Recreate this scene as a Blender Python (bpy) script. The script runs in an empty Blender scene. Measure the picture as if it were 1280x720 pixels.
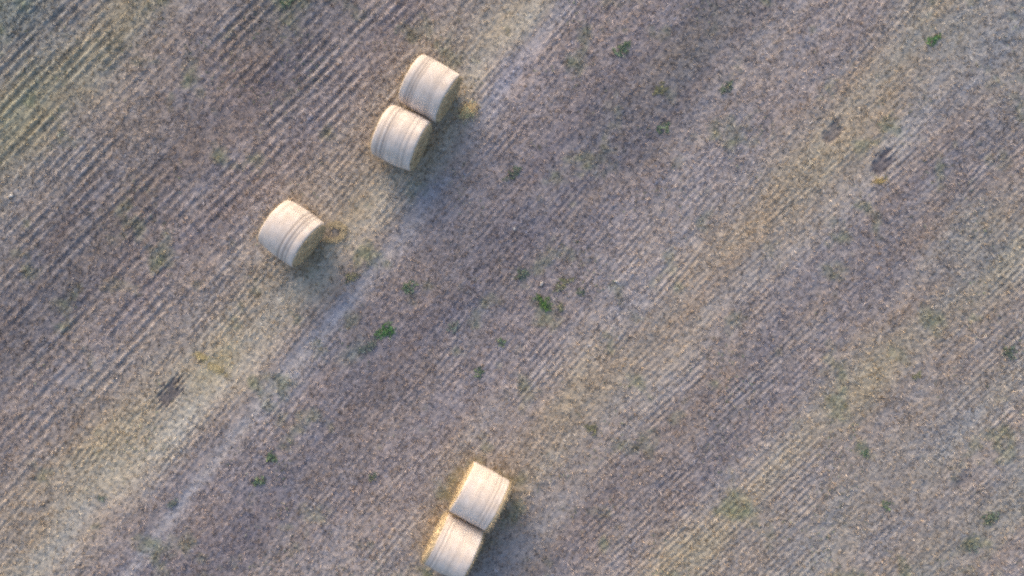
# Harvested stubble field with five round straw bales, seen from a drone straight above.
import bpy, math
import numpy as np

scene = bpy.context.scene
COL = scene.collection
rad = math.radians
S = 44.1                      # photo pixels per metre on the ground
CAM_H = 22.8
rng = np.random.default_rng(7)

def P(px, py, h=0.0):
    """photo pixel -> ground metres (for something at height h)"""
    k = (1005.0 / (CAM_H - h))
    return (px - 640) / k, (360 - py) / k

# ------------------------------------------------------------------ noise
_T = np.random.default_rng(3).random((8, 256, 256))
def vn(x, y, s=0):
    t = _T[s % 8]; o = (s // 8) * 37 + s * 11
    xi = np.floor(x).astype(np.int64); yi = np.floor(y).astype(np.int64)
    fx = x - xi; fy = y - yi
    fx = fx * fx * (3 - 2 * fx); fy = fy * fy * (3 - 2 * fy)
    a = (xi + o) & 255; b = (yi + 2 * o) & 255; a1 = (a + 1) & 255; b1 = (b + 1) & 255
    return (t[a, b] * (1 - fx) + t[a1, b] * fx) * (1 - fy) + (t[a, b1] * (1 - fx) + t[a1, b1] * fx) * fy
def fbm(x, y, s=0, o=4, g=.5):
    r = 0; a = 1; tot = 0
    for i in range(o):
        r = r + a * vn(x * 2 ** i + 17.3 * i, y * 2 ** i - 9.1 * i, s + i); tot += a; a *= g
    return r / tot * 2 - 1
def lin(c):
    c = np.asarray(c, float) / 255.0
    return np.where(c <= .04045, c / 12.92, ((c + .055) / 1.055) ** 2.4)
def sstep(a, b, x):
    t = np.clip((x - a) / (b - a), 0, 1); return t * t * (3 - 2 * t)
def dline(x, y, pts):
    """distance in metres to a polyline given in photo pixels"""
    q = [P(*p) for p in pts]; d = np.full(x.shape, 1e9)
    for (x0, y0), (x1, y1) in zip(q[:-1], q[1:]):
        vx, vy = x1 - x0, y1 - y0
        t = np.clip(((x - x0) * vx + (y - y0) * vy) / (vx * vx + vy * vy + 1e-9), 0, 1)
        d = np.minimum(d, np.hypot(x - x0 - t * vx, y - y0 - t * vy))
    return d
def ext(pts):
    """run both ends of a lane on far beyond the picture"""
    (a, b), (c, d) = pts[0], pts[1]; (e, f), (g, h) = pts[-2], pts[-1]
    L0 = math.hypot(a - c, b - d); L1 = math.hypot(g - e, h - f)
    return [(a + (a - c) / L0 * 900, b + (b - d) / L0 * 900)] + pts + [(g + (g - e) / L1 * 900, h + (h - f) / L1 * 900)]

# ------------------------------------------------------------------ field layout
LANE_A = ext([(150, 720), (250, 592), (330, 492), (430, 382), (480, 318), (560, 205), (700, 5)])
LANE_B = ext([(40, 720), (130, 618), (220, 525), (300, 455), (400, 348), (470, 250), (545, 150), (615, 60), (660, 0)])
LANE_C = ext([(720, 590), (790, 490), (870, 400), (960, 325), (1050, 245), (1130, 150), (1200, 60), (1250, 0)])
# (lane, half width in pixels, display colour of the surface, strength)
BANDS = [
    (ext([(0, 330), (130, 190), (260, 50), (310, 0)]), 70, (134, 125, 121), .8),
    (ext([(0, 440), (130, 300), (300, 120), (420, 0)]), 58, (110, 103, 107), .85),
    (ext([(0, 190), (60, 110), (150, 20)]), 40, (141, 133, 108), .8),
    (ext([(-60, 60), (0, 0)]), 60, (120, 122, 112), .8),
    (ext([(150, 400), (330, 200), (500, 20)]), 40, (131, 120, 122), .7),
    (ext([(0, 690), (120, 560), (250, 440), (380, 330), (470, 215), (620, 30)]), 60, (152, 139, 121), .8),
    (ext([(230, 720), (400, 540), (560, 360), (700, 190), (840, 0)]), 75, (131, 120, 124), .85),
    (ext([(330, 660), (480, 480), (620, 340), (760, 190), (900, 20)]), 45, (116, 109, 116), .8),
    (ext([(560, 600), (700, 440), (820, 290), (950, 120), (1050, 0)]), 50, (142, 133, 134), .85),
    (ext([(640, 620), (730, 530), (800, 440), (900, 330), (980, 250), (1060, 160), (1130, 70), (1190, 0)]), 44, (160, 144, 121), .85),
    (ext([(640, 720), (840, 560), (1000, 400), (1130, 260), (1280, 110)]), 62, (130, 121, 122), .85),
    (ext([(840, 720), (960, 600), (1080, 470), (1190, 390), (1330, 250)]), 34, (156, 144, 120), .6),
    (ext([(980, 720), (1130, 590), (1280, 440)]), 60, (143, 138, 130), .7),
    (ext([(1130, 740), (1290, 600)]), 40, (130, 132, 125), .6),
    (LANE_B, 28, (162, 153, 138), .9),
    ([(p[0] + 4, p[1] + 2) for p in LANE_A], 12, (138, 137, 145), .85),
    (LANE_C, 26, (146, 141, 139), .5),
]
BLOBS = [  # x, y, rx, ry (pixels, along/across rows), colour, strength
    (275, 100, 90, 45, (134, 116, 112), .6), (860, 70, 95, 45, (101, 100, 104), .7), (760, 175, 90, 40, (108, 104, 110), .5),
    (650, 380, 120, 50, (128, 122, 130), .5), (640, 30, 60, 30, (168, 156, 132), .6), (260, 452, 38, 16, (176, 158, 108), .6),
    (130, 560, 90, 30, (163, 149, 118), .5), (880, 690, 50, 22, (166, 152, 116), .4), (1020, 185, 70, 30, (160, 146, 118), .5),
    (1170, 40, 80, 40, (138, 138, 130), .5), (1260, 60, 90, 60, (134, 136, 134), .55), (720, 505, 50, 22, (166, 148, 114), .5),
    (20, 150, 70, 40, (128, 128, 100), .5), (15, 20, 60, 60, (110, 118, 112), .6), (350, 5, 60, 30, (96, 98, 98), .5),
    (60, 370, 80, 50, (106, 105, 114), .45), (1240, 300, 80, 60, (130, 131, 122), .5), (880, 360, 70, 25, (166, 142, 120), .5),
    (580, 580, 60, 30, (152, 136, 116), .5), (450, 250, 60, 22, (160, 140, 112), .5), (560, 170, 60, 26, (150, 132, 112), .3),
    (1100, 470, 70, 28, (160, 146, 112), .45), (370, 450, 60, 25, (150, 143, 146), .35), (800, 620, 100, 60, (138, 124, 120), .4),
    (480, 620, 90, 60, (140, 126, 122), .4), (970, 460, 60, 30, (124, 116, 122), .4), (640, 110, 90, 30, (146, 136, 146), .5),
    (445, 434, 24, 9, (112, 124, 122), .7), (610, 465, 60, 30, (150, 142, 148), .3), (1190, 560, 60, 30, (136, 138, 140), .4),
]
DARK = [(212, 492, 24, 13, .9), (1104, 204, 22, 12, 1.0), (1041, 166, 20, 10, .75), (418, 289, 12, 9, .55), (1205, 600, 20, 8, .4)]
BALES = [  # px, py, axis angle below the horizontal
    (537.5, 110.5, 30), (501.5, 172.5, 24.5), (364.5, 291.5, 35.5), (600.5, 620.5, 28.5), (566.5, 683.5, 26.5)]
R_B, L_B = .75, 1.22
BXY = [P(a, b, .72) for a, b, _ in BALES]

_cx, _sx = math.cos(rad(48)), math.sin(rad(48))
def rowfield(x, y):
    """plough/drill rows: returns relief in -1..1 and local strength; the passes run at slightly different headings"""
    n = x * _sx - y * _cx
    wob = .05 * fbm(x * .35, y * .35, 21, 3) + .012 * fbm(x * 2.2, y * 2.2, 25, 2)
    left = 1 - sstep(-7.2, -5.9, n)
    right = sstep(3.2, 4.4, n)
    mid = (1 - left) * (1 - right)
    def rows(a, lam, s):
        p = x * math.sin(rad(a)) - y * math.cos(rad(a)) + wob
        k = np.floor(p / lam)
        amp = .55 + .9 * vn(k * .73, k * 0 + s, s)
        return np.cos(2 * math.pi * p / lam) * amp
    hl = .85 * rows(45.5, .25, 2) + .3 * rows(45.5, .125, 3)
    hl = hl - .35 * hl ** 2 + .15
    hm = rows(50, .17, 4)
    hr = rows(43.5, .165, 5)
    sl = .9 * sstep(-.5, .25, fbm(x * .22, y * .22, 12, 2) + .2)
    sl = sl + .35
    sm = .42 * np.clip(.7 + 1.0 * fbm(x * .3, y * .3, 14, 2), .1, 1)
    sr = .8 * np.clip(.65 + 1.3 * fbm(x * .28, y * .28, 16, 2), .05, 1)
    u_ = x * _cx + y * _sx
    break_ = np.clip(.75 + 1.3 * fbm(u_ * 1.1, n * 2.2, 31, 3), .12, 1.4)
    h = (hl * sl * .85 * left + hm * sm * mid + hr * sr * .6 * right) * break_
    return h

def lanes(x, y):
    j = .22 * fbm(x * 1.3, y * 1.3, 33, 3)
    a = np.abs(dline(x, y, LANE_A) + j); b = dline(x, y, LANE_B) + j; c = dline(x, y, LANE_C) + j
    m = .8 * np.exp(-(a / .24) ** 2) + .7 * np.exp(-(b / .46) ** 2) + .4 * np.exp(-(c / .5) ** 2)
    return np.clip(m * (.95 + .45 * fbm(x * 1.6, y * 1.6, 35, 3)), 0, 1)
def darkmask(x, y):
    m = 0
    for px, py, rx, ry, st in DARK:
        cx, cy = P(px, py); u = (x - cx) * _cx + (y - cy) * _sx; v = (x - cx) * _sx - (y - cy) * _cx
        w = .8 * fbm(u * 4, v * 7, 40, 4, .7) + (.28 if px < 300 else .1) * np.cos(v * 2 * math.pi / .13)
        m = np.maximum(m, st * (1 - sstep(.45, 1.1, np.hypot(u / rx * S, v / ry * S) + w)))
    return m
def balemask(x, y, w=.45):
    m = 0
    for (cx, cy), (_, _, a) in zip(BXY, BALES):
        c, s = math.cos(rad(-a)), math.sin(rad(-a))
        u = abs((x - cx) * c + (y - cy) * s) - L_B / 2; v = abs(-(x - cx) * s + (y - cy) * c) - .55
        d = np.hypot(np.maximum(u, 0), np.maximum(v, 0))
        m = np.maximum(m, 1 - sstep(0, w, d))
    return m

def height(x, y):
    far = np.exp(-(np.maximum(np.abs(x) - 20, 0) + np.maximum(np.abs(y) - 14, 0)) / 4)
    L = lanes(x, y); B = balemask(x, y, .5)
    h = rowfield(x, y) * .021 * (1 - .85 * L)
    h = h + .022 * fbm(x * 5.5, y * 5.5, 1, 3) * (1 - .55 * L)
    h = h + .016 * fbm(x * 17, y * 17, 5, 2, .8) * (1 - .4 * L)
    u = x * _cx + y * _sx                                     # tyre lugs pressed across the wheel track
    h = h - .035 * L + .008 * L * np.cos(u * 2 * math.pi / .24 + 3 * fbm(x * 2, y * 2, 37, 2)) - .05 * darkmask(x, y)
    return h * (1 - .9 * B) * far

def tint(x, y):
    """surface colour of soil and chaff (display values) by place in the field"""
    wx = .55 * fbm(x * .5, y * .5, 50, 3); wy = .55 * fbm(x * .5, y * .5, 54, 3)
    X, Y = x + wx, y + wy
    c = np.empty(x.shape + (3,)); c[...] = (143, 131, 129)
    for pts, w, colr, st in BANDS:
        d = dline(X if w > 25 else x + wx * .25, Y if w > 25 else y + wy * .25, pts) * S / w
        k = (st * np.exp(-d ** 2 * 1.0))[..., None]
        c = c * (1 - k) + np.array(colr) * k
    for px, py, rx, ry, colr, st in BLOBS:
        cx, cy = P(px, py); u = (X - cx) * _cx + (Y - cy) * _sx; v = (X - cx) * _sx - (Y - cy) * _cx
        k = (st * np.exp(-((u / rx * S) ** 2 + (v / ry * S) ** 2)))[..., None]
        c = c * (1 - k) + np.array(colr) * k
    u = x * _cx + y * _sx; v = x * _sx - y * _cx
    a = fbm(u * .28, v * 1.7, 60, 5, .6)[..., None]           # patches drawn out along the rows
    b = fbm(u * .55, v * 1.9, 64, 4, .6)[..., None]
    e = fbm(x * 7, y * 7, 68, 3, .7)[..., None]
    c = c * (1 + .06 * a + .12 * e)
    c = c + b * np.array((10, 2, -9)) + a * np.array((1, 3, 0))
    lum = c.mean(-1, keepdims=True); c = (lum + (c - lum) * .68) * 1.06 + np.array((4, 5, 5))
    g = np.clip(fbm(x * 1.1, y * 1.1, 72, 4, .6) - .28, 0, 1)[..., None] * 2.2
    c = c * (1 - .5 * g) + np.array((104, 118, 88)) * .5 * g
    k = (darkmask(x, y) * .75)[..., None]
    c = c * (1 - k) + np.array((94, 91, 97)) * k
    k = (balemask(x, y, .6) * .4 * np.clip(.8 + fbm(x * 3, y * 3, 80, 3), 0, 1.2))[..., None]
    c = c * (1 - k) + np.array((150, 131, 104)) * k
    return np.clip(c, 20, 250)

# ------------------------------------------------------------------ materials
def new_mat(name):
    m = bpy.data.materials.new(name); m.use_nodes = True
    nt = m.node_tree; b = nt.nodes['Principled BSDF']
    b.inputs['Roughness'].default_value = .9
    b.inputs['Specular IOR Level'].default_value = .15
    return m, nt, b
def N(nt, t, **kw):
    n = nt.nodes.new(t)
    for k, v in kw.items():
        if k in n.inputs: n.inputs[k].default_value = v
        else: setattr(n, k, v)
    return n
def attr_mat(name, attr='tint', gain=1.0, noise=None, rough=.9, spec=.15, bump=None, trans=0):
    m, nt, b = new_mat(name); L = nt.links.new
    a = N(nt, 'ShaderNodeAttribute', attribute_name=attr)
    src = a.outputs['Color']
    co = N(nt, 'ShaderNodeTexCoord')
    if noise:
        n = N(nt, 'ShaderNodeTexNoise', Scale=noise[0], Detail=4.0, Roughness=.7)
        L(co.outputs['Object'], n.inputs['Vector'])
        mr = N(nt, 'ShaderNodeMapRange'); mr.inputs['From Min'].default_value = .3; mr.inputs['From Max'].default_value = .7
        mr.inputs['To Min'].default_value = gain * (1 - noise[1]); mr.inputs['To Max'].default_value = gain * (1 + noise[1])
        L(n.outputs['Fac'], mr.inputs['Value'])
        v = N(nt, 'ShaderNodeVectorMath', operation='SCALE'); L(src, v.inputs[0]); L(mr.outputs[0], v.inputs['Scale'])
        src = v.outputs[0]
        if bump:
            bp = N(nt, 'ShaderNodeBump', Strength=bump, Distance=.02); L(n.outputs['Fac'], bp.inputs['Height']); L(bp.outputs[0], b.inputs['Normal'])
    elif gain != 1:
        v = N(nt, 'ShaderNodeVectorMath', operation='SCALE'); L(src, v.inputs[0]); v.inputs['Scale'].default_value = gain; src = v.outputs[0]
    L(src, b.inputs['Base Color'])
    b.inputs['Roughness'].default_value = rough; b.inputs['Specular IOR Level'].default_value = spec
    return m

# ------------------------------------------------------------------ mesh helpers
def np_mesh(name, V, F, cols=None, mat=None, smooth=False, parent=None, loc=(0, 0, 0), rotz=0):
    """V (n,3), F (m,k) all faces the same size; cols: per-vertex linear rgb"""
    me = bpy.data.meshes.new(name)
    m, k = F.shape
    me.vertices.add(len(V)); me.vertices.foreach_set('co', np.ascontiguousarray(V, dtype=np.float32).ravel())
    me.loops.add(m * k); me.loops.foreach_set('vertex_index', np.ascontiguousarray(F, dtype=np.int32).ravel())
    me.polygons.add(m); me.polygons.foreach_set('loop_start', np.arange(0, m * k, k, dtype=np.int32))
    if smooth: me.polygons.foreach_set('use_smooth', np.ones(m, dtype=bool))
    me.update(calc_edges=True)
    if cols is not None:
        a = me.attributes.new('tint', 'FLOAT_COLOR', 'POINT')
        c4 = np.ones((len(V), 4), np.float32); c4[:, :3] = cols
        a.data.foreach_set('color', c4.ravel())
    if mat: me.materials.append(mat)
    o = bpy.data.objects.new(name, me); COL.objects.link(o)
    o.location = loc; o.rotation_euler = (0, 0, rotz)
    if parent: o.parent = parent
    return o
def tag(o, label=None, cat=None, group=None, kind=None):
    if label: o['label'] = label
    if cat: o['category'] = cat
    if group: o['group'] = group
    if kind: o['kind'] = kind
    return o

def straws(P0, D, Wd, Ln, cols, up=None):
    """each straw a thin folded blade: 4 verts, 2 triangles making a shallow V. P0 base (n,3), D unit dir (n,3)"""
    n = len(P0)
    z = np.zeros((n, 3)); z[:, 2] = 1
    side = np.cross(D, z); ln = np.linalg.norm(side, axis=1, keepdims=True); side = np.where(ln > 1e-3, side / np.maximum(ln, 1e-3), np.array([1., 0, 0]))
    nn = np.cross(side, D)
    a = P0 - side * Wd[:, None] / 2
    b = P0 + side * Wd[:, None] / 2
    T = P0 + D * Ln[:, None]
    c = T + side * Wd[:, None] * .3; d = T - side * Wd[:, None] * .3
    mid = P0 + D * Ln[:, None] * .5 + nn * Wd[:, None] * .35
    V = np.stack([a, b, c, d, mid], 1).reshape(-1, 3)
    i = np.arange(n)[:, None] * 5
    F = np.concatenate([i + [0, 1, 4], i + [1, 2, 4], i + [2, 3, 4], i + [3, 0, 4]], 0)
    return V, F, np.repeat(cols, 5, axis=0)

# ------------------------------------------------------------------ ground
def axis_pts(half, step, far):
    core = np.arange(-half, half + step / 2, step)
    t = [half]; s = step
    while t[-1] < far: s *= 1.22; t.append(t[-1] + s)
    t = np.array(t[1:]); return np.concatenate([-t[::-1], core, t])
gx = axis_pts(17.0, .03, 900); gy = axis_pts(10.5, .03, 900)
X, Y = np.meshgrid(gx, gy, indexing='xy')
Z = height(X, Y)
V = np.stack([X, Y, Z], -1).reshape(-1, 3)
nx, ny = len(gx), len(gy)
i = (np.arange(ny - 1)[:, None] * nx + np.arange(nx - 1)[None, :]).ravel()
F = np.stack([i, i + 1, i + nx + 1, i + nx], 1)
soil = attr_mat('dry_soil_and_chaff', gain=1.08, noise=(24, .32), bump=.6)
gc = tint(X, Y)
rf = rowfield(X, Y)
gc = gc * (1 + .11 * np.clip(rf, -1.2, 1.2) * (1 - lanes(X, Y)))[..., None]     # paler dry chaff on the ridges, darker soil in the furrows
np_ground = np_mesh('ground', V, F, lin(gc).reshape(-1, 3), soil, smooth=True)
tag(np_ground, kind='structure')

# ------------------------------------------------------------------ standing stubble (short cut stalks in drill rows)
straw_mat = attr_mat('dry_straw', rough=.75, spec=.25)
def inside(x, y): return (np.abs(x) < 19) & (np.abs(y) < 12)
n = 120000
x = rng.uniform(-18.5, 18.5, n); y = rng.uniform(-11.5, 11.5, n)
h = rowfield(x, y); L = lanes(x, y); B = balemask(x, y, .05); dm = darkmask(x, y)
keep = rng.random(n) < np.clip(.45 + .75 * h, .05, 1) * (1 - .93 * L) * (1 - .9 * dm) * (1 - B)
x, y = x[keep], y[keep]
k = 3
xb = np.repeat(x, k) + rng.normal(0, .014, len(x) * k); yb = np.repeat(y, k) + rng.normal(0, .014, len(x) * k)
m = len(xb)
th = rng.uniform(0, 2 * math.pi, m); le = rng.uniform(.3, 1.1, m)
D = np.stack([np.cos(th) * np.sin(le), np.sin(th) * np.sin(le), np.cos(le)], 1)
c = tint(xb, yb) * rng.choice([.68, .88, 1.05, 1.2, 1.34], m, p=[.2, .25, .25, .2, .1])[:, None] + rng.normal(0, 1, m)[:, None] * np.array((7, 2, -5)) + np.array((8, 3, -3))
Vs, Fs, Cs = straws(np.stack([xb, yb, height(xb, yb) - .005], 1), D, rng.uniform(.012, .024, m), rng.uniform(.04, .09, m), lin(np.clip(c, 30, 235)))
tag(np_mesh('stubble', Vs, Fs, Cs, straw_mat), 'short cut stubble stalks standing in drill rows over the whole field', 'stubble', kind='stuff')

# ------------------------------------------------------------------ loose straw and chaff lying on the soil
n = 230000
x = rng.uniform(-18.5, 18.5, n); y = rng.uniform(-11.5, 11.5, n)
L = lanes(x, y); B = balemask(x, y, .02); near = balemask(x, y, .55)
tn = fbm(x * 1.2, y * 1.2, 90, 4, .65)
keep = rng.random(n) < np.clip(.5 + .8 * tn + .9 * near, .1, 1) * (1 - .55 * L) * (1 - B) * (1 - .85 * darkmask(x, y))
x, y, near = x[keep], y[keep], near[keep]; m = len(x)
th = rng.normal(rad(48), .9, m) + rng.integers(0, 2, m) * math.pi; el = rng.uniform(-.05, .35, m)
D = np.stack([np.cos(th) * np.cos(el), np.sin(th) * np.cos(el), np.sin(el)], 1)
c = tint(x, y) * rng.choice([.64, .84, 1.04, 1.18, 1.32], m, p=[.22, .24, .26, .2, .08])[:, None]
c = c + rng.normal(0, 1, m)[:, None] * np.array((6, 1, -5)) + near[:, None] * np.array((12, 4, -9))
ln = rng.uniform(.04, .12, m)
Vs, Fs, Cs = straws(np.stack([x, y, height(x, y) + rng.uniform(.002, .02, m)], 1), D, rng.uniform(.012, .030, m), ln, lin(np.clip(c, 30, 240)))
tag(np_mesh('loose_straw', Vs, Fs, Cs, straw_mat), 'short loose straw and chaff lying all over the field', 'straw', kind='stuff')

# ------------------------------------------------------------------ tiny scattered green seedlings
leaf_mat = attr_mat('weed_leaf', rough=.6, spec=.3)
def leaves(cx, cy, n, ru, rv, ang, hgt, colr, seed, size=(.035, .085), zf=None, jit=.25):
    r = np.random.default_rng(seed)
    pu, pv = [0.], [0.]; k = max(8, n // 6)               # rosettes spread step by step from the first
    for _ in range(k * 3):
        a = r.uniform(0, 2 * math.pi); w_ = math.sqrt(r.random()) * 1.1 * (1 + .25 * math.sin(3 * a + seed))
        tu, tv = w_ * math.cos(a) * ru, w_ * math.sin(a) * rv
        dd = np.hypot(np.array(pu) - tu, np.array(pv) - tv); j = int(dd.argmin())
        if dd[j] < .035: continue
        f = min(1, .06 / dd[j]); pu.append(pu[j] + (tu - pu[j]) * f); pv.append(pv[j] + (tv - pv[j]) * f)
        if len(pu) >= k: break
    k = len(pu); u0, v0 = np.array(pu), np.array(pv); q = np.hypot(u0 / ru, v0 / rv)
    id_ = np.arange(n) % k
    u = u0[id_] + r.normal(0, .017, n); v = v0[id_] + r.normal(0, .017, n)
    c, s = math.cos(ang), math.sin(ang)
    x = cx + u * c - v * s; y = cy + u * s + v * c
    th = r.uniform(0, 2 * math.pi, n); el = r.uniform(.1, 1.1, n)
    D = np.stack([np.cos(th) * np.cos(el), np.sin(th) * np.cos(el), np.sin(el)], 1)
    z = height(x, y)
    sz = r.uniform(*size, n)
    P0 = np.stack([x, y, z + r.uniform(0, hgt, n) * np.clip(1 - q[id_] * .6, .1, 1)], 1)
    zz = np.zeros((n, 3)); zz[:, 2] = 1
    side = np.cross(D, zz); side /= np.linalg.norm(side, axis=1, keepdims=True) + 1e-6
    nn = np.cross(side, D)
    w = sz * .26
    base = P0; tip = P0 + D * sz[:, None] - zz * (sz * .25)[:, None]
    m1 = P0 + D * (sz * .5)[:, None] + side * w[:, None]; m2 = P0 + D * (sz * .5)[:, None] - side * w[:, None]
    md = P0 + D * (sz * .55)[:, None] - nn * (w * .4)[:, None]
    V = np.stack([base, m1, tip, m2, md], 1).reshape(-1, 3); i = np.arange(n)[:, None] * 5
    F = np.concatenate([i + [0, 1, 4], i + [1, 2, 4], i + [2, 3, 4], i + [3, 0, 4]], 0)
    c = np.array(colr) * r.uniform(1 - jit, 1 + jit, n)[:, None] + r.normal(0, 1, n)[:, None] * np.array((8, 4, -4))
    return V, F, np.repeat(lin(np.clip(c, 15, 230)), 5, axis=0)
n = 30000
x = rng.uniform(-18, 18, n); y = rng.uniform(-11, 11, n)
gm = fbm(x * .45, y * .45, 100, 3, .6) + .55 * fbm(x * 2.2, y * 2.2, 104, 2) 
nrm = x * _sx - y * _cx
gm = gm + .12 * np.exp(-((nrm + 2.0) / 2.8) ** 2) + .14 * sstep(7, 12, nrm) + .15 * (1 - sstep(-13.5, -11, nrm))
keep = (gm > .40) & (balemask(x, y, .1) < .01) & (rng.random(n) < .75)
x, y = x[keep], y[keep]; m = len(x)
th = rng.uniform(0, 2 * math.pi, m); el = rng.uniform(.1, .9, m)
D = np.stack([np.cos(th) * np.cos(el), np.sin(th) * np.cos(el), np.sin(el)], 1)
c = np.array((92, 108, 84)) * rng.uniform(.75, 1.3, m)[:, None]
Vs, Fs, Cs = straws(np.stack([x, y, height(x, y) + .01], 1), D, rng.uniform(.015, .03, m), rng.uniform(.03, .07, m), lin(c))
tag(np_mesh('green_seedlings', Vs, Fs, Cs, leaf_mat), 'sparse tiny green seedlings growing between the stubble rows', 'seedlings', kind='stuff')

# ------------------------------------------------------------------ weed clumps that show as single plants
G_BRIGHT, G_MID, G_DARK, G_OLIVE, G_TEAL = (86, 126, 78), (100, 122, 96), (98, 114, 98), (124, 126, 98), (110, 122, 116)
WEEDS = [  # px, py, half length, half width (m), leaves, colour, label
    (482, 413, .27, .17, 330, G_BRIGHT, 'bright green leafy weed patch, the largest and greenest in the field'),
    (459, 434, .36, .13, 230, G_TEAL, 'dull blue-green strip of low weeds trailing down-left from the brightest green patch'),
    (512, 359, .22, .14, 170, G_MID, 'mid green weed tuft beside the wheel track, up-right of the largest green patch'),
    (680, 379, .15, .24, 210, (86, 122, 66), 'fresh green upright tuft at the left end of the mid-field weed group'),
    (704, 355, .30, .12, 170, G_OLIVE, 'olive arc of weeds reaching right of the small white stone at mid-field'),
    (653, 343, .20, .15, 140, G_DARK, 'dark green tuft up-left of the small white stone at mid-field'),
    (725, 365, .10, .09, 60, G_DARK, 'tiny dark tuft at the right end of the mid-field weed group'),
    (700, 385, .10, .15, 60, G_OLIVE, 'small olive tuft just right of the fresh green upright tuft at mid-field'),
    (777, 62, .24, .17, 210, G_MID, 'mid green weed clump beside the dark rows near the top edge of the field'),
    (1166, 51, .20, .10, 140, G_BRIGHT, 'small bright green weed alone near the top right corner'),
    (1237, 648, .26, .15, 190, G_DARK, 'dark green weed clump near the bottom right corner, upper of the two there'),
    (1216, 684, .26, .22, 130, G_TEAL, 'thin grey-green weeds near the bottom right corner, lower of the two there'),
    (340, 571, .14, .15, 130, G_MID, 'small green tuft right of the long wheel track, upper one of a pair'),
    (325, 601, .17, .13, 110, G_MID, 'small green tuft right of the long wheel track, lower one of a pair'),
    (215, 629, .16, .09, 80, G_TEAL, 'pale teal tuft lying in the pale wheel track at lower left'),
    (127, 623, .12, .10, 60, G_TEAL, 'tiny teal tuft between the rows at the lower left of the field'),
    (599, 465, .16, .15, 100, G_MID, 'lone small green tuft midway between the mid-field weeds and the lower bales'),
    (640, 217, .34, .18, 150, G_DARK, 'loose dark green patch to the right of the upper pair of bales'),
    (826, 112, .30, .14, 150, G_OLIVE, 'olive weeds spread along the dark rows in the upper field, left of two'),
    (905, 112, .26, .13, 130, G_DARK, 'dark weeds spread along the dark rows in the upper field, right of two'),
    (828, 160, .26, .14, 120, G_MID, 'green weeds at the lower edge of the dark rows in the upper field'),
    (739, 536, .16, .16, 100, G_OLIVE, 'olive tuft on the beige straw band up-right of the lower bales'),
    (628, 427, .12, .14, 70, G_MID, 'narrow green tuft below and left of the mid-field weed group'),
    (567, 409, .20, .17, 110, G_TEAL, 'thin grey-green weeds left of the mid-field weed group'),
    (1262, 440, .22, .24, 140, G_DARK, 'dark green weeds at the right edge of the field, halfway down'),
    (440, 345, .20, .15, 90, G_OLIVE, 'olive tuft beside the wheel track down-right of the single bale'),
    (1081, 566, .14, .12, 80, G_MID, 'small green tuft on the yellowish straw band at lower right'),
    (1145, 470, .14, .10, 60, (122, 124, 100), 'small olive tuft on the stubble right of the yellowish straw band'),
    (360, 2, .26, .14, 130, G_MID, 'green weeds at the top edge of the field above the single bale'),
    (466, 595, .16, .12, 60, G_DARK, 'faint dark tuft in the stubble left of the lower bales'),
    (1108, 632, .15, .12, 70, G_MID, 'small green tuft between the stubble rows low on the right side'),
]
for j, (px, py, ru, rv, nl, colr, lab) in enumerate(WEEDS):
    cx, cy = P(px, py)
    Vw, Fw, Cw = leaves(cx, cy, nl, ru, rv, rad(35), .07, colr, 200 + j)
    Vw[:, 0] -= cx; Vw[:, 1] -= cy
    tag(np_mesh('weed_clump', Vw, Fw, Cw, leaf_mat, loc=(cx, cy, 0)), lab, 'weed', 'green weeds growing in the stubble')

# ------------------------------------------------------------------ white stones
stone_mat, nt, b = new_mat('pale_stone'); b.inputs['Base Color'].default_value = (.6, .58, .55, 1)
nz = N(nt, 'ShaderNodeTexNoise', Scale=60.0); bp = N(nt, 'ShaderNodeBump', Strength=.4, Distance=.005); nt.links.new(nz.outputs['Fac'], bp.inputs['Height']); nt.links.new(bp.outputs[0], b.inputs['Normal'])
for j, (px, py, sx, sy, lab) in enumerate([
        (14, 245, .07, .045, 'small white stone lying among the furrows at the left edge'),
        (677, 355, .065, .04, 'small white stone beside the mid-field weeds'),
        (643, 286, .045, .04, 'tiny white stone on bare stubble between the upper bales and mid-field weeds'),
        (770, 352, .05, .028, 'tiny pale stone to the right of the mid-field weeds')]):
    cx, cy = P(px, py); nu, nv = 14, 8; r = np.random.default_rng(j)
    vs = []
    for a in range(nv + 1):
        for bb in range(nu):
            ph = math.pi * a / nv; tt = 2 * math.pi * bb / nu
            q = 1 + .16 * math.sin(2 * tt + j) + .1 * math.sin(3 * tt + ph * 2)
            vs.append((sx * math.sin(ph) * math.cos(tt) * q, sy * math.sin(ph) * math.sin(tt) * q, .028 * math.cos(ph)))
    fs = [(a * nu + bb, a * nu + (bb + 1) % nu, (a + 1) * nu + (bb + 1) % nu, (a + 1) * nu + bb) for a in range(nv) for bb in range(nu)]
    z0 = float(height(np.array([cx]), np.array([cy]))[0])
    tag(np_mesh('white_stone', np.array(vs), np.array(fs)[:, ::-1], None, stone_mat, True, loc=(cx, cy, z0 + .018), rotz=j), lab, 'stone', 'pale stones on the soil')

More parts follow.
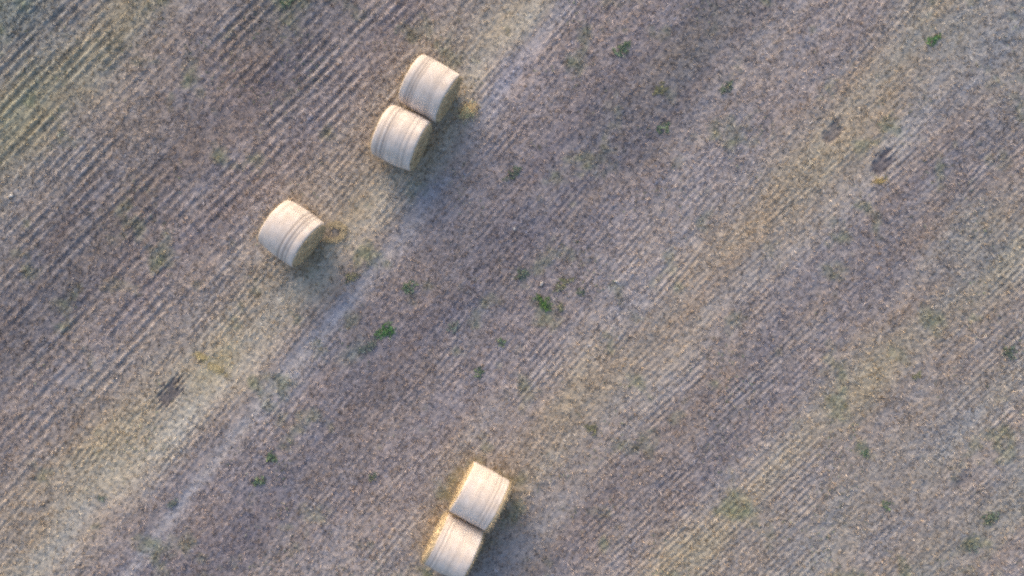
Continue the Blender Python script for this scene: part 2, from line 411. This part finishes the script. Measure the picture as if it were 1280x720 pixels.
# ------------------------------------------------------------------ straw heaps
def heap(px, py, n, ru, rv, hgt, ring, colr, lab, seed, ang=.6):
    r = np.random.default_rng(seed); cx, cy = P(px, py)
    a = r.uniform(0, 2 * math.pi, n)
    q = np.clip(r.normal(.85, .16, n), .4, 1.25) if ring else np.minimum(np.abs(r.normal(0, .5, n)), 1.15)
    if ring:
        sel = (a > 3.6) | (a < 1.9); a = np.where(sel, a, r.uniform(-2.2, 1.5, n))
    u, v = q * np.cos(a) * ru, q * np.sin(a) * rv
    c, s = math.cos(ang), math.sin(ang); x, y = cx + u * c - v * s, cy + u * s + v * c
    z = height(x, y) + hgt * np.exp(-(q - (.85 if ring else 0)) ** 2 * 2.5) * r.uniform(.2, 1, n)
    th = r.uniform(0, 2 * math.pi, n) if not ring else a + math.pi / 2 + ang + r.normal(0, .6, n); el = r.normal(0, .25, n)
    D = np.stack([np.cos(th) * np.cos(el), np.sin(th) * np.cos(el), np.sin(el)], 1)
    col_ = np.array(colr) * r.uniform(.8, 1.15, n)[:, None]
    Ln = r.uniform(.07, .18, n)
    Vv, Ff, Cc = straws(np.stack([x, y, z], 1) - D * (Ln * .5)[:, None], D, r.uniform(.007, .013, n), Ln, lin(np.clip(col_, 30, 235)))
    Vv[:, 0] -= cx; Vv[:, 1] -= cy; Vv[:, 2] = np.maximum(Vv[:, 2], -.02)
    tag(np_mesh('straw_heap', Vv, Ff, Cc, straw_mat, loc=(cx, cy, 0)), lab, 'straw heap', 'loose heaps of straw beside the bales')
heap(585, 139, 760, .36, .26, .13, False, (246, 212, 164), 'small yellow heap of spilled straw beside the upper pair of bales', 301)
heap(417, 291, 520, .36, .27, .06, True, (190, 176, 146), 'broken ring of spilled straw beside the single bale', 302, .3)
heap(271, 461, 300, .42, .13, .04, False, (200, 186, 144), 'pale yellow streak of straw on the wheel track, right of the dark bare patch', 303, -.5)
heap(251, 446, 240, .26, .13, .04, False, (194, 180, 136), 'short yellow smear of straw above the dark bare patch', 304, -.6)
heap(1100, 226, 200, .26, .12, .03, False, (178, 160, 116), 'thin scrap of pale straw below the dark patch at upper right', 305, .2)

# ------------------------------------------------------------------ bales
def wrap_mat(seed, bands):
    """pale net wrap over straw; bands: (axial position, half width, darkness) of gaps where the layers of wrap thin out"""
    m, nt, b = new_mat('net_wrap'); L = nt.links.new
    co = N(nt, 'ShaderNodeTexCoord'); sp = N(nt, 'ShaderNodeSeparateXYZ'); L(co.outputs['Object'], sp.inputs[0])
    n1 = N(nt, 'ShaderNodeTexNoise', Scale=1.6, Detail=3.0); L(co.outputs['Object'], n1.inputs['Vector'])
    md = N(nt, 'ShaderNodeMath', operation='MULTIPLY_ADD'); L(n1.outputs['Fac'], md.inputs[0]); md.inputs[1].default_value = .07
    L(sp.outputs['X'], md.inputs[2])
    tot = None
    for p, w, d in bands:
        a = N(nt, 'ShaderNodeMath', operation='SUBTRACT'); L(md.outputs[0], a.inputs[0]); a.inputs[1].default_value = p + .035
        ab = N(nt, 'ShaderNodeMath', operation='ABSOLUTE'); L(a.outputs[0], ab.inputs[0])
        mr = N(nt, 'ShaderNodeMapRange', interpolation_type='SMOOTHSTEP'); L(ab.outputs[0], mr.inputs['Value'])
        mr.inputs['From Min'].default_value = w * .2; mr.inputs['From Max'].default_value = w * 1.6; mr.inputs['To Min'].default_value = d; mr.inputs['To Max'].default_value = 0
        if tot is None: tot = mr.outputs[0]
        else:
            mx = N(nt, 'ShaderNodeMath', operation='MAXIMUM'); L(tot, mx.inputs[0]); L(mr.outputs[0], mx.inputs[1]); tot = mx.outputs[0]
    # streaks of straw showing through, wound round the bale (fine along the axis, long round the girth)
    mp = N(nt, 'ShaderNodeMapping'); mp.inputs['Scale'].default_value = (17, 1.4, 1.4); mp.inputs['Location'].default_value = (seed * 3.7, seed, 0)
    L(co.outputs['Object'], mp.inputs['Vector'])
    n2 = N(nt, 'ShaderNodeTexNoise', Scale=1.0, Detail=5.0, Roughness=.65); L(mp.outputs[0], n2.inputs['Vector'])
    n3 = N(nt, 'ShaderNodeTexNoise', Scale=4.2, Detail=5.0, Roughness=.6); L(co.outputs['Object'], n3.inputs['Vector'])
    n4 = N(nt, 'ShaderNodeTexNoise', Scale=55.0, Detail=3.0, Roughness=.7); L(co.outputs['Object'], n4.inputs['Vector'])
    r1 = N(nt, 'ShaderNodeMapRange'); L(n2.outputs['Fac'], r1.inputs['Value']); r1.inputs['From Min'].default_value = .35; r1.inputs['From Max'].default_value = .7
    mix = N(nt, 'ShaderNodeMix', data_type='RGBA'); L(r1.outputs[0], mix.inputs[0])
    mix.inputs[6].default_value = (*lin((222, 210, 200)), 1); mix.inputs[7].default_value = (*lin((204, 191, 178)), 1)
    r3 = N(nt, 'ShaderNodeMapRange'); L(n3.outputs['Fac'], r3.inputs['Value']); r3.inputs['From Min'].default_value = .42; r3.inputs['From Max'].default_value = .72; r3.inputs['To Max'].default_value = .8
    mx3 = N(nt, 'ShaderNodeMix', data_type='RGBA'); L(r3.outputs[0], mx3.inputs[0]); L(mix.outputs[2], mx3.inputs[6]); mx3.inputs[7].default_value = (*lin((232, 224, 218)), 1)
    mx2 = N(nt, 'ShaderNodeMix', data_type='RGBA'); L(tot, mx2.inputs[0]); L(mx3.outputs[2], mx2.inputs[6]); mx2.inputs[7].default_value = (*lin((132, 124, 120)), 1)
    r4 = N(nt, 'ShaderNodeMapRange'); L(n4.outputs['Fac'], r4.inputs['Value']); r4.inputs['From Min'].default_value = .3; r4.inputs['From Max'].default_value = .7
    r4.inputs['To Min'].default_value = .86; r4.inputs['To Max'].default_value = 1.06
    vs = N(nt, 'ShaderNodeVectorMath', operation='SCALE'); L(mx2.outputs[2], vs.inputs[0]); L(r4.outputs[0], vs.inputs['Scale'])
    L(vs.outputs[0], b.inputs['Base Color'])
    ad = N(nt, 'ShaderNodeMath', operation='ADD'); L(n2.outputs['Fac'], ad.inputs[0]); L(n4.outputs['Fac'], ad.inputs[1])
    bp = N(nt, 'ShaderNodeBump', Strength=.35, Distance=.010); L(ad.outputs[0], bp.inputs['Height']); L(bp.outputs[0], b.inputs['Normal'])
    b.inputs['Roughness'].default_value = .65; b.inputs['Specular IOR Level'].default_value = .25
    return m
def end_mat():
    m, nt, b = new_mat('cut_straw'); L = nt.links.new
    a = N(nt, 'ShaderNodeAttribute', attribute_name='tint')
    co = N(nt, 'ShaderNodeTexCoord')
    w = N(nt, 'ShaderNodeTexWave', wave_type='RINGS', rings_direction='X', Scale=5.5, Distortion=5.0, Detail=3.0)
    L(co.outputs['Object'], w.inputs['Vector'])
    n = N(nt, 'ShaderNodeTexNoise', Scale=30.0, Detail=4.0, Roughness=.75); L(co.outputs['Object'], n.inputs['Vector'])
    ad = N(nt, 'ShaderNodeMath', operation='MULTIPLY_ADD'); L(w.outputs['Fac'], ad.inputs[0]); ad.inputs[1].default_value = .35; L(n.outputs['Fac'], ad.inputs[2])
    mr = N(nt, 'ShaderNodeMapRange'); L(ad.outputs[0], mr.inputs['Value']); mr.inputs['From Min'].default_value = .3; mr.inputs['From Max'].default_value = 1.0
    mr.inputs['To Min'].default_value = .7; mr.inputs['To Max'].default_value = 1.25
    v = N(nt, 'ShaderNodeVectorMath', operation='SCALE'); L(a.outputs['Color'], v.inputs[0]); L(mr.outputs[0], v.inputs['Scale']); L(v.outputs[0], b.inputs['Base Color'])
    bp = N(nt, 'ShaderNodeBump', Strength=.8, Distance=.025); L(ad.outputs[0], bp.inputs['Height']); L(bp.outputs[0], b.inputs['Normal'])
    return m
END = end_mat()

def bale(idx, bands, label, cut=(.02, .02), taper=(.04, .04), dents=(), fringe=(260, 260)):
    px, py, ang = BALES[idx]; cx, cy = BXY[idx]
    e = bpy.data.objects.new('straw_bale', None); COL.objects.link(e)
    e.empty_display_size = .5
    e.location = (cx, cy, -.015); e.rotation_euler = (0, 0, rad(-ang))
    tag(e, label, 'bale', 'round straw bales lying on the field')
    zc = R_B * .965; hl = L_B / 2; s0 = 110 + 10 * idx
    def rad_at(x, t):
        q = x / hl
        tp = np.where(q < 0, taper[0], taper[1])
        r = R_B * (1 - tp * np.abs(q) ** 2.6)
        r = r - .03 * sstep(.90, 1.0, np.abs(q))                                  # rounded shoulder
        r = r + .022 * fbm(np.cos(t) * 1.6 + idx * 9 + 5, np.sin(t) * 1.6 + x * 1.4 + 5, s0, 3)
        r = r + .007 * fbm(x * 6 + 20, np.cos(t) + 3, s0 + 3, 2)                  # wound ridges round the girth
        for p, w, d in bands: r = r - .009 * d * np.exp(-((x - p) / (w * 1.2)) ** 2)
        return r
    def surf(x, t, off=0.):
        r = rad_at(x, t) + off
        yy = r * np.sin(t); zz = r * np.cos(t)
        zz = np.where(zz < -zc + .0, -zc + (zz + zc) * .15, zz)                  # settled flat underneath
        yy = yy * (1 + .02 * (zz < 0) * np.clip(-zz / zc, 0, 1))
        return np.stack([x + .006 * fbm(np.cos(t) * 3 + 4, np.sin(t) * 3 + 4, s0 + 6, 2), yy, zz + zc], -1)
    nt_, nx_ = 168, 72
    t = np.linspace(0, 2 * math.pi, nt_, endpoint=False)
    # net wrap: a closed skin whose two edges are a little uneven
    q = np.linspace(0, 1, nx_)
    T, Q = np.meshgrid(t, q, indexing='xy')
    e0 = -hl + cut[0] + .012 * fbm(np.cos(T) * 4 + 9, np.sin(T) * 4 + 9, s0 + 8, 2)
    e1 = hl - cut[1] + .012 * fbm(np.cos(T) * 4 + 29, np.sin(T) * 4 + 9, s0 + 8, 2)
    Xx = e0 + (e1 - e0) * Q
    A = surf(Xx, T, .006)
    A[0] = surf(Xx[0], T[0], -.012); A[-1] = surf(Xx[-1], T[-1], -.012)
    idxs = (np.arange(nx_ - 1)[:, None] * nt_ + np.arange(nt_)[None, :]); nxt = (np.arange(nx_ - 1)[:, None] * nt_ + (np.arange(nt_)[None, :] + 1) % nt_)
    F = np.stack([idxs, idxs + nt_, nxt + nt_, nxt], -1).reshape(-1, 4)
    np_mesh('net_wrap', A.reshape(-1, 3), F[:, ::-1], None, wrap_mat(idx + 1, bands), True, parent=e)
    # the two straw ends: exposed straw rim past the wrap, the round face, and stalks sticking out
    for sgn, cu, nf in ((-1, cut[0], fringe[0]), (1, cut[1], fringe[1])):
        rows = []
        for xo in np.linspace(cu + .05, .0, 6): rows.append(surf(np.full(nt_, sgn * (hl - xo)), t, -.004 if xo > .001 else -.022))
        rim = surf(np.full(nt_, sgn * hl), t, -.022)
        cz = np.array([0, 0, zc])
        for f in np.linspace(.95, .03, 18):
            pnt = rim.copy(); pnt[:, 1:] = cz[1:] + (rim[:, 1:] - cz[1:]) * f
            bul = .025 * (1 - f ** 2) + .016 * fbm(pnt[:, 1] * 6 + 7, pnt[:, 2] * 6 + 7, s0 + 2 + sgn, 3) + .008 * np.sin(f * 40 + t)
            pnt[:, 0] = sgn * (hl + bul + .004); rows.append(pnt)
        M = np.array(rows); nr = len(rows)
        a = (np.arange(nr - 1)[:, None] * nt_ + np.arange(nt_)[None, :]); bb = (np.arange(nr - 1)[:, None] * nt_ + (np.arange(nt_)[None, :] + 1) % nt_)
        Fq = np.stack([a, a + nt_, bb + nt_, bb], -1).reshape(-1, 4)
        if sgn < 0: pass
        else: Fq = Fq
        Vm = M.reshape(-1, 3)
        cq = np.clip(np.array((200, 180, 146)) * (1 + .12 * fbm(Vm[:, 1] * 5 + 3, Vm[:, 2] * 5 + 3, s0 + 1, 3))[:, None], 0, 255)
        # hub triangle fan
        hub = np.array([[sgn * (hl + .03), 0, zc]]); hi = len(Vm); last = (nr - 1) * nt_
        F3 = np.concatenate([np.stack([Fq[:, 0], Fq[:, 1], Fq[:, 2]], 1), np.stack([Fq[:, 0], Fq[:, 2], Fq[:, 3]], 1),
                             np.stack([last + np.arange(nt_), np.full(nt_, hi), last + (np.arange(nt_) + 1) % nt_], 1)])
        if sgn > 0: F3 = F3[:, ::-1]
        Vm = np.concatenate([Vm, hub]); cq = np.concatenate([cq, [[160, 140, 110]]])
        F3 = F3[:, ::-1]
        # stalks
        r = np.random.default_rng(500 + idx * 2 + sgn)
        tt = r.uniform(0, 2 * math.pi, nf); xo = r.uniform(0, cu + .02, nf)
        base = surf(sgn * (hl - xo), tt, -.02)
        D = np.stack([sgn * r.uniform(.1, 1.2, nf), np.sin(tt) * r.uniform(.2, 1, nf) + r.normal(0, .5, nf), np.cos(tt) * r.uniform(.2, 1, nf) + r.normal(0, .5, nf)], 1)
        D /= np.linalg.norm(D, axis=1, keepdims=True)
        Ln = r.uniform(.03, .085, nf) * (1.35 if cu > .05 else 1)
        k2 = 220                                                                    # stalks lying on the face
        t3 = r.uniform(0, 2 * math.pi, k2); f3 = np.sqrt(r.random(k2)) * .9
        b3 = np.stack([np.full(k2, sgn * (hl + .03)), np.sin(t3) * f3 * R_B * .9, zc + np.cos(t3) * f3 * R_B * .9], 1)
        D3 = np.stack([sgn * r.uniform(.0, .35, k2), np.cos(t3) + r.normal(0, .5, k2), -np.sin(t3) + r.normal(0, .5, k2)], 1); D3 /= np.linalg.norm(D3, axis=1, keepdims=True)
        B0 = np.concatenate([base, b3]); DD = np.concatenate([D, D3]); LL = np.concatenate([Ln, r.uniform(.06, .14, k2)])
        low = B0[:, 2] > .05; B0, DD, LL = B0[low], DD[low], LL[low]
        cs = lin(np.clip(np.array((182, 166, 140)) * r.uniform(.75, 1.2, len(B0))[:, None], 0, 250))
        V2, F2, C2 = straws(B0, DD, r.uniform(.006, .012, len(B0)), LL, cs)
        V2[:, 2] = np.maximum(V2[:, 2], .01)
        VV = np.concatenate([Vm, V2]); FF = np.concatenate([F3, F2 + len(Vm)]); CC = np.concatenate([lin(cq), C2])
        o = np_mesh('straw_end', VV, FF, CC, END, True, parent=e)
        if cu > .05: o['label'] = 'ragged straw end bulging past the wrap'
    return e

bale(0, [(-.37, .045, .55), (-.28, .03, .7), (-.20, .03, .45), (.27, .09, .22)],
     'pale wrapped round bale, upper one of the touching pair beside the yellow straw heap', taper=(.05, .035), cut=(.015, .02))
bale(1, [(-.40, .05, .5), (-.27, .035, .65), (-.19, .025, .35), (.22, .02, .30), (.36, .03, .3)],
     'pale wrapped round bale, lower one of the touching pair beside the yellow straw heap', taper=(.07, .04), cut=(.015, .02))
bale(2, [(.12, .03, .65), (.25, .035, .6), (.36, .03, .45), (-.40, .05, .2)],
     'pale wrapped round bale standing alone beside a broken ring of straw', taper=(.085, .035), cut=(.015, .02))
bale(3, [(.18, .025, .35), (.29, .03, .4), (.40, .03, .25), (-.1, .03, .15)],
     'creamy round bale with ragged right end, upper one of the pair near the bottom', taper=(.01, .02), cut=(.02, .10), fringe=(200, 480))
bale(4, [(-.36, .03, .5), (-.26, .02, .35), (-.46, .04, .3), (.1, .03, .15)],
     'creamy round bale partly cut off by the bottom edge, touching the bale above it', taper=(.02, .02), cut=(.09, .03), fringe=(440, 280))

# ------------------------------------------------------------------ light, sky, camera
SUN_AZ = math.atan2(-.36, .93)        # compass style: from +y (top of the photo), towards the upper left
SUN_EL = rad(22)
w = bpy.data.worlds.new('World'); scene.world = w; w.use_nodes = True
nt = w.node_tree; bg = nt.nodes['Background']
sky = nt.nodes.new('ShaderNodeTexSky'); sky.sky_type = 'NISHITA'; sky.sun_disc = False
sky.sun_elevation = SUN_EL; sky.sun_rotation = SUN_AZ
sky.air_density = 1.0; sky.dust_density = 4.0; sky.ozone_density = 1.0
nt.links.new(sky.outputs[0], bg.inputs[0]); bg.inputs[1].default_value = .146
sl = bpy.data.lights.new('sun', 'SUN'); sl.energy = .84; sl.angle = rad(58); sl.color = (1, .74, .56)
so = bpy.data.objects.new('sun', sl); COL.objects.link(so)
from mathutils import Vector
sd = Vector((math.sin(SUN_AZ) * math.cos(SUN_EL), math.cos(SUN_AZ) * math.cos(SUN_EL), math.sin(SUN_EL)))
so.rotation_euler = sd.to_track_quat('Z', 'Y').to_euler(); so.location = sd * 60

cam = bpy.data.cameras.new('camera'); co = bpy.data.objects.new('camera', cam); COL.objects.link(co)
cam.sensor_width = 36; cam.lens = 36 * 1005 / 1280; cam.clip_end = 3000
co.location = (0, 0, CAM_H); co.rotation_euler = (0, 0, 0)
scene.camera = co
vs = scene.view_settings
scene.display_settings.display_device = 'sRGB'
vs.view_transform = 'Standard'; vs.look = 'None'; vs.gamma = 1; vs.exposure = .82
scene.cycles.use_denoising = False
scene.cycles.max_bounces = 5
scene.cycles.filter_width = 2.6
